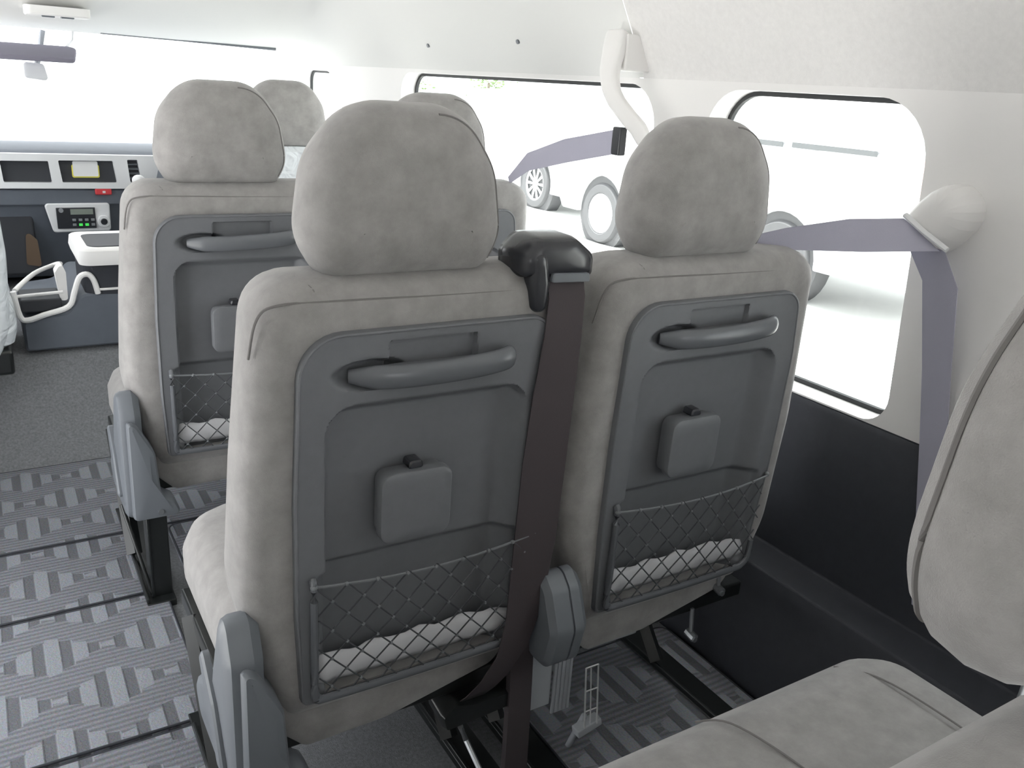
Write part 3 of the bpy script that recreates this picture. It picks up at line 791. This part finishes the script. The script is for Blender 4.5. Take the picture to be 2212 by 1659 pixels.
# silver fascia with openings
bm = NB()
holes = [rpoly([(.075, .677, .004), (.228, .675, .004), (.222, .752, .004), (.070, .752, .004)][::1], 0, 3), rpoly([(.262, .676, .004), (.446, .674, .004), (.436, .755, .004), (.254, .755, .004)], 0, 3), rpoly([(.492, .676, .004), (.532, .676, .004), (.522, .760, .004), (.486, .760, .004)], 0, 3)]
plate_with_holes(bm, [(-.38, .658), (.60, .652), (.60, .775), (-.38, .780)], holes, 3.575, 3.603, lambda a, b, d: (a, d, b))
dp('silver_fascia', bm, SILV, smooth=0)
bm = NB(); box2(bm, (.070, 3.598, .672), (.23, 3.602, .757)); dp('storage_tray', bm, DARKB)
bm = NB(); box2(bm, (.252, 3.596, .670), (.448, 3.602, .758)); sc = dp('display_opening', bm, DARKB)
bm = NB(); slab(bm, [(.297, .692, .006), (.389, .692, .006), (.389, .739, .006), (.297, .739, .006)], [(3.596, 0), (3.590, 0)], lambda a, b, d: (a, d, b), n=3, cap=(0, 0)); dp('card_edge', bm, YEL, smooth=30)
bm = NB(); slab(bm, [(.301, .697, .005), (.385, .697, .005), (.385, .752, .005), (.301, .752, .005)], [(3.590, 0), (3.587, 0)], lambda a, b, d: (a, d, b), n=3, cap=(0, 0)); dp('white_card', bm, WCARD, smooth=30)
vt = NB(); box2(vt, (.484, 3.597, .672), (.536, 3.602, .764)); v_ = dp('air_vent', vt, DARKB)
bm = NB(); [box(bm, (.508, 3.588, .692+.017*i), (.040, .012, .003), Matrix.Rotation(R(20), 3, 'X')) for i in range(5)]; dp('vent_slats', bm, GREYP)
bm = NB(); box2(bm, (-.38, 3.585, .592), (.60, 3.601, .650)); dp('lower_band', bm, DASHM, bevel=.006)
bm = NB(); box2(bm, (.367, 3.575, .630), (.424, 3.587, .653)); dp('hazard_switch', bm, REDP, bevel=.004)
bm = NB(); box(bm, (.397, 3.574, .641), (.010, .002, .008)); dp('switch_symbol', bm, WCARD)
rad = [(.215, .493, .012), (.410, .495, .012), (.412, .600, .010), (.192, .600, .012)]
bm = NB(); slab(bm, rad, [(3.604, 0), (3.580, 0), (3.575, .004)], lambda a, b, d: (a, d, b), n=4, cap=(0, 1)); ra = dp('radio_surround', bm, SILV)
def rp(name, bm, m, **k):
    return dp(name, bm, m, ra, **k)
def rpart(name, bm, m, **k):
    o = build(name, bm, m, ra, **k); return o
bm = NB(); box2(bm, (.229, 3.569, .508), (.360, 3.576, .585)); rpart('radio_face', bm, BLACKP, bevel=.002)
bm = NB(); box2(bm, (.276, 3.567, .560), (.352, 3.570, .580)); rpart('display', bm, LCD)
for i in range(4):
    for j in range(2):
        g = (j == 0 and i in (1, 2))
        bm = NB(); box(bm, (.286+.021*i, 3.568, .522+.018*j), (.012, .005, .009)); rpart('button', bm, GRN if g else STEEL, bevel=.001)
bm = NB(); cyl(bm, (.386, 3.577, .533), (.386, 3.560, .533), .022, 24); rpart('volume_knob', bm, SILV, bevel=.002)
bm = NB(); cyl(bm, (.386, 3.561, .533), (.386, 3.555, .533), .012, 24); rpart('volume_knob', bm, BLACKP, bevel=.002)
bm = NB(); cyl(bm, (.245, 3.570, .576), (.245, 3.562, .576), .008, 16); rpart('button', bm, STEEL)
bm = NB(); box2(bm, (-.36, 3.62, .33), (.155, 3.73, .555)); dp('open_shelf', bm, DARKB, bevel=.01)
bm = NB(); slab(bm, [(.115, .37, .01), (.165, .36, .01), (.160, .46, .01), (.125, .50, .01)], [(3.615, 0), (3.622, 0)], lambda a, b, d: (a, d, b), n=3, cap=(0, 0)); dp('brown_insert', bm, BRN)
# binnacle, wheel, lever
bm = NB(); slab(bm, [(.575, .655, .02), (1.10, .655, .02), (1.06, .80, .05), (.61, .80, .05)], [(3.60, .004), (3.55, 0), (3.48, .012)], lambda a, b, d: (a, d, b), n=5, cap=(1, 1)); dp('instrument_binnacle', bm, DASHM, smooth=40)
bm = NB(); cyl(bm, (.512, 3.60, .66), (.512, 3.52, .685), .008, 12); gs = dp('gear_lever', bm, SILV); bm = NB(); ball(bm, (.512, 3.51, .692), .024, (1, 1, .85)); o = build('lever_knob', bm, WCARD, gs)
sw = empty('steering_wheel', (.84, 3.34, .72), 'dark steering wheel in front of the driver seat, rim just showing', 'steering wheel')
ax = Matrix.Rotation(R(55), 3, 'X')
bm = NB(); tube(bm, [ax @ Vector((.185*cos(t*2*pi/40), .185*sin(t*2*pi/40), 0)) for t in range(40)], .0135, 10, closed=True); build('rim', bm, GREYP, sw)
bm = NB(); ball(bm, (0, 0, 0), .06, (1, .6, .6)); build('hub', bm, DARKB, sw)
for t in (0, pi, -pi/2):
    bm = NB(); tube(bm, [ax @ Vector((.04*cos(t), .04*sin(t), 0)), ax @ Vector((.182*cos(t), .182*sin(t), 0))], .012, 8); build('spoke', bm, GREYP, sw)
bm = NB(); tube(bm, [(0, .04, -.02), (0, .24, -.10)], .03, 12); build('column', bm, DARKB, sw)

# centre console between the front seats
cc = empty('centre_console', (.20, 2.86, .275), 'grey console box with pale rim and tray between the front seats', 'console')
def cp(name, bm, m, **k):
    o = build(name, bm, m, cc, **k); o.matrix_parent_inverse = Matrix.Translation(-cc.location); return o
bm = NB(); slab(bm, [(.06, .275, .01), (.46, .275, .01), (.46, .43, .02), (.225, .44, .03), (.18, .385, .04), (.06, .372, .02)], [(2.80, .006), (2.806, 0), (3.3, 0)], lambda a, b, d: (a, d, b), n=4, cap=(2, 1)); cp('console_body', bm, DASHM)
bm = NB(); slab(bm, [(.232, 2.80, .03), (.46, 2.80, .03), (.46, 3.10, .03), (.232, 3.10, .03)], [(.43, .004), (.52, .004), (.528, 0)], lambda a, b, d: (a, b, d), n=5, cap=(1, 1)); cp('console_box', bm, DARKT)
bm = NB(); slab(bm, [(.222, 2.78, .04), (.47, 2.78, .04), (.47, 3.12, .04), (.222, 3.12, .04)], [(.528, .004), (.545, 0), (.571, .004), (.575, .010)], lambda a, b, d: (a, b, d), n=5, cap=(1, 1)); cp('pale_top_tray', bm, PALE)
bm = NB(); slab(bm, [(.255, 2.83, .03), (.45, 2.83, .03), (.45, 3.05, .03), (.255, 3.05, .03)], [(.5755, .0), (.5775, .001)], lambda a, b, d: (a, b, d), n=5, cap=(1, 1)); cp('tray_well', bm, DARKB)
bm = NB(); tube(bm, smoothpts([(.045, 2.80, .46), (.055, 2.80, .385), (.075, 2.80, .372), (.12, 2.80, .385), (.185, 2.80, .405), (.205, 2.80, .45), (.222, 2.80, .492), (.245, 2.80, .50), (.26, 2.80, .48), (.268, 2.80, .44)], 4), .0105, 10, flat=(1, .8), up=(0, 1, 0)); cp('pale_rim', bm, PALE)
bm = NB(); tube(bm, smoothpts([(.268, 2.80, .452), (.33, 2.80, .452), (.46, 2.80, .455)], 2), .004, 8); cp('pale_rim', bm, PALE)
bm = NB(); tube(bm, smoothpts([(.05, 2.82, .458), (.11, 2.95, .478), (.17, 3.0, .492), (.185, 2.95, .505)], 4), .007, 8); tube(bm, [(.055, 2.82, .440), (.175, 2.82, .446)], .005, 8); slab(bm, [(.168, .415, .008), (.188, .415, .008), (.190, .50, .01), (.180, .53, .008), (.160, .50, .01)], [(2.84, 0), (2.90, 0)], lambda a, b, d: (a, d, b), n=3, cap=(0, 0)); cp('cup_holder', bm, PALE, smooth=50)
bm = NB(); box2(bm, (.06, 2.83, .385), (.17, 2.98, .425)); cp('cup_holder_well', bm, DARKB, bevel=.006)

# visor, mirror, overhead lamp
sv = empty('sun_visor', (.10, 3.66, 1.15), 'dark grey sun visor above the mirror at top left', 'sun visor')
bm = NB(); slab(bm, [(-.30, 3.60, .02), (.345, 3.60, .02), (.370, 3.76, .03), (-.30, 3.76, .03)], [(1.126, .003), (1.129, 0), (1.140, 0), (1.143, .003)], lambda a, b, d: (a, b, d-.042*(3.76-b)/.16*1.0+.006), n=4, cap=(1, 1)); o = build('visor_flap', bm, VISOR, sv); o.matrix_parent_inverse = Matrix.Translation(-sv.location)
bm = NB(); tube(bm, [(.33, 3.76, 1.139), (.36, 3.80, 1.17), (.37, 3.80, 1.215)], .005, 8); o = build('hinge_rod', bm, SILV, sv); o.matrix_parent_inverse = Matrix.Translation(-sv.location)
im = empty('rear_view_mirror', (.24, 3.78, 1.06), 'pale rear-view mirror hanging under the visor at top left', 'mirror')
bm = NB(); slab(bm, [(.188, 1.030, .012), (.268, 1.022, .012), (.256, 1.082, .012), (.190, 1.086, .012)], [(3.80, .004), (3.79, 0), (3.77, 0), (3.768, .003)], lambda a, b, d: (a, d, b), n=4, cap=(1, 1)); o = build('mirror_housing', bm, SILV, im); o.matrix_parent_inverse = Matrix.Translation(-im.location)
bm = NB(); tube(bm, [(.235, 3.80, 1.075), (.25, 3.84, 1.12), (.27, 3.84, 1.20)], .010, 8); o = build('mirror_stalk', bm, GREYP, im); o.matrix_parent_inverse = Matrix.Translation(-im.location)
ol = empty('overhead_lamp', (.30, 3.62, 1.21), 'flat pale map lamp on the roof above the visor', 'lamp')
bm = NB(); slab(bm, [(.20, 3.50, .02), (.40, 3.50, .02), (.40, 3.62, .02), (.20, 3.62, .02)], [(1.24, .0), (1.215, 0), (1.21, .004)], lambda a, b, d: (a, b, d+.03), n=4, cap=(1, 1)); o = build('lamp_body', bm, PALE, ol); o.matrix_parent_inverse = Matrix.Translation(-ol.location)
bm = NB(); [box(bm, (.27+.06*i, 3.55, 1.238), (.04, .04, .006)) for i in range(2)]; o = build('lamp_lens', bm, GREYP, ol, bevel=.002); o.matrix_parent_inverse = Matrix.Translation(-ol.location)

# ---------------------------------------------------------------- outside
GZ = -.46
bm = NB(); box2(bm, (-40, -40, GZ-.05), (60, 60, GZ)); tag(struct('ground', bm, GROUND, smooth=0))
def wheel(car, x, y, r, spokes, out=-1):
    wz = GZ+r
    bm = NB()
    prof = [(r*.66, .0), (r*.70, -.012), (r*.93, -.014), (r, .02), (r, .17), (r*.9, .19), (r*.62, .17)]
    V = []
    for k in range(40):
        t = 2*pi*k/40; V.append([bm.verts.new((x+d, y+q*cos(t), wz+q*sin(t))) for q, d in prof])
    for k in range(40):
        a, b = V[k], V[(k+1) % 40]
        for j in range(len(prof)-1): bm.faces.new((a[j], a[j+1], b[j+1], b[j]))
    w_ = build('wheel', bm, TYRE, car, smooth=40); w_.matrix_parent_inverse = Matrix.Translation(-car.location)
    bm = NB()
    if spokes:
        tube(bm, [(x+.01, y+r*.66*cos(t*pi/20), wz+r*.66*sin(t*pi/20)) for t in range(40)], .016, 8, closed=True)
        for k in range(10):
            t = 2*pi*k/10
            for dt in (-.06, .06): tube(bm, [(x+.01, y+.05*cos(t), wz+.05*sin(t)), (x+.012, y+r*.65*cos(t+dt), wz+r*.65*sin(t+dt))], [.014, .009], 6)
        cyl(bm, (x-.005, y, wz), (x+.03, y, wz), .05, 16)
    else:
        cyl(bm, (x+.012, y, wz), (x+.05, y, wz), r*.66, 32); tube(bm, [(x+.006, y+r*.62*cos(t*pi/20), wz+r*.62*sin(t*pi/20)) for t in range(40)], .014, 8, closed=True)
        cyl(bm, (x-.004, y, wz), (x+.03, y, wz), .055, 16)
    build('wheel_rim', bm, SILV if spokes else WHITEC, w_, smooth=40)
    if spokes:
        bm = NB(); cyl(bm, (x+.08, y, wz), (x+.1, y, wz), r*.64, 32); build('brake_shadow_plate', bm, TYRE, w_)  # dark disc in tyre colour behind the spokes
    return w_
def car(name, x, prof, wheels, r, glass, label, width=1.5, spokes=False, arch_r=None):
    c = empty(name, (x+width/2, sum(wheels)/len(wheels), GZ), label, 'car')
    inv = Matrix.Translation(-c.location)
    bm = NB(); ar = arch_r or r*1.17
    # side outline with wheel arches cut in
    pts = []
    P_ = list(prof)                       # starts rear bottom, goes forward along the sill, then up and back over the roof
    y_r, y_f, zs = P_[0][0], P_[1][0], P_[0][1]
    line = [(y_r, zs)]
    for wy in sorted(wheels):
        wz = GZ+r; dz = zs-wz; hw = math.sqrt(max(ar*ar-dz*dz, .01)); a0 = math.atan2(dz, -hw); a1 = math.atan2(dz, hw)
        if a0 < 0: a0 += 2*pi
        for k in range(17):
            t = a0+(a1-a0)*k/16; line.append((wy+ar*cos(t), wz+ar*sin(t)))
    line.append((y_f, zs)); outline = line+P_[2:]
    tmp = bmesh.new(); vs = [tmp.verts.new((p[0], p[1], 0)) for p in outline]
    ed = [tmp.edges.new((vs[i], vs[(i+1) % len(vs)])) for i in range(len(vs))]
    bmesh.ops.triangle_fill(tmp, use_beauty=True, edges=ed)
    def xin(z): return .13*max(0, (z-.78))/.4 if z > .78 else 0
    for f in tmp.faces:
        for sd in (0, 1):
            bm.faces.new([bm.verts.new((x+xin(v.co.y) if sd == 0 else x+width-xin(v.co.y), v.co.x, v.co.y)) for v in f.verts])
    for i in range(len(outline)):
        a, b = outline[i], outline[(i+1) % len(outline)]
        bm.faces.new([bm.verts.new(q) for q in ((x+xin(a[1]), a[0], a[1]), (x+xin(b[1]), b[0], b[1]), (x+width-xin(b[1]), b[0], b[1]), (x+width-xin(a[1]), a[0], a[1]))])
    tmp.free()
    o = build('body', bm, WHITEC, c, smooth=30, bevel=.02); o.matrix_parent_inverse = inv
    for wy in wheels: 
        wheel(c, x+.03, wy, r, spokes)
        bm = NB(); cyl(bm, (x+.06, wy, GZ+r), (x+.24, wy, GZ+r), ar*1.02, 32); o2 = build('wheel_arch', bm, TYRE, c); o2.matrix_parent_inverse = inv
    for g in glass:
        bm = NB(); slab(bm, [(a, b, .03) for a, b in g], [(0, .0), (-.006, .0)], lambda a, b, d: (x+xin(b)+d, a, b), n=3, cap=(0, 0)); o = build('window', bm, CARGL, c, smooth=20); o.matrix_parent_inverse = inv
    return c, inv
c2, inv2 = car('parked_car', 5.72, [(3.75, -.16), (8.20, -.20), (8.35, .05), (8.25, .45), (7.6, .62), (6.75, .80), (6.25, 1.22), (5.6, 1.33), (4.2, 1.30), (3.85, 1.2), (3.70, .62), (3.68, .0)], (4.98, 7.50), .325,
    [[(4.05, .80), (5.00, .775), (5.00, 1.10), (4.12, 1.12)], [(5.06, .775), (5.78, .765), (5.74, 1.12), (5.06, 1.10)]], 'white car right outside the side windows with two plain white wheels', arch_r=.40)
bm = NB(); box2(bm, (5.70, 3.70, .54), (5.76, 3.80, .80)); o = build('tail_lamp', bm, REDL, c2, bevel=.02); o.matrix_parent_inverse = inv2
bm = NB(); box2(bm, (5.708, 4.17, .785), (5.716, 4.98, .825)); box2(bm, (5.708, 5.08, .78), (5.716, 5.45, .82)); o = build('window_shade', bm, mat('grey_window_shade', (.10, .105, .11), .6), c2); o.matrix_parent_inverse = inv2  # grey strips added for the shadowed car interior seen low through the glass
bm = NB(); box(bm, (5.66, 5.72, .81), (.12, .10, .10)); o = build('door_mirror', bm, WHITEC, c2, bevel=.02); o.matrix_parent_inverse = inv2
c1, inv1 = car('parked_car', 6.5, [(9.2, -.22), (14.0, -.22), (14.1, .1), (13.9, .5), (12.8, .62), (12.0, 1.05), (10.4, 1.1), (9.5, .75), (9.05, .6), (8.95, .1)], (10.05, 12.9), .33,
    [[(10.1, .62), (11.9, .66), (11.6, .98), (10.5, 1.0)]], 'white car further off with a multi-spoke alloy wheel in a dark arch', spokes=True, arch_r=.42)
c3, inv3 = car('parked_car', 11.5, [(9.0, -.22), (13.6, -.22), (13.7, .1), (13.5, .5), (12.8, .62), (12.0, 1.15), (9.6, 1.2), (9.1, .75), (8.9, .1)], (10.0, 12.7), .33,
    [[(9.7, .68), (11.9, .66), (11.5, 1.05), (9.8, 1.08)]], 'white car in the second line behind the other two parked cars')
# greenery beyond the cars
for (x, y, h, lab) in ((16.5, 36, 2.6, 'pale green shrub beyond the cars, left of the two'), (20.5, 36, 2.8, 'pale green shrub beyond the cars, right of the two')):
    s_ = empty('shrub', (x, y, GZ), lab, 'shrub')
    bm = NB(); cyl(bm, (0, 0, 0), (0, 0, h*.6), .06, 8); build('stem', bm, BRN, s_)
    bm = NB()
    for k in range(260):
        v = Vector((random.gauss(0, .45), random.gauss(0, .45), h*.62+random.gauss(0, h*.2)))
        q = Matrix.Rotation(random.random()*6, 3, 'Z') @ Matrix.Rotation(random.random()*3, 3, 'X')
        bm.faces.new([bm.verts.new(v+q @ Vector(p)) for p in ((-.1, 0, 0), (0, -.05, 0), (.12, 0, 0), (0, .05, 0))])
    LEAF = D.materials.get('leaf') or mat('leaf', (.10, .17, .04), .6)
    build('foliage', bm, LEAF, s_, smooth=0)
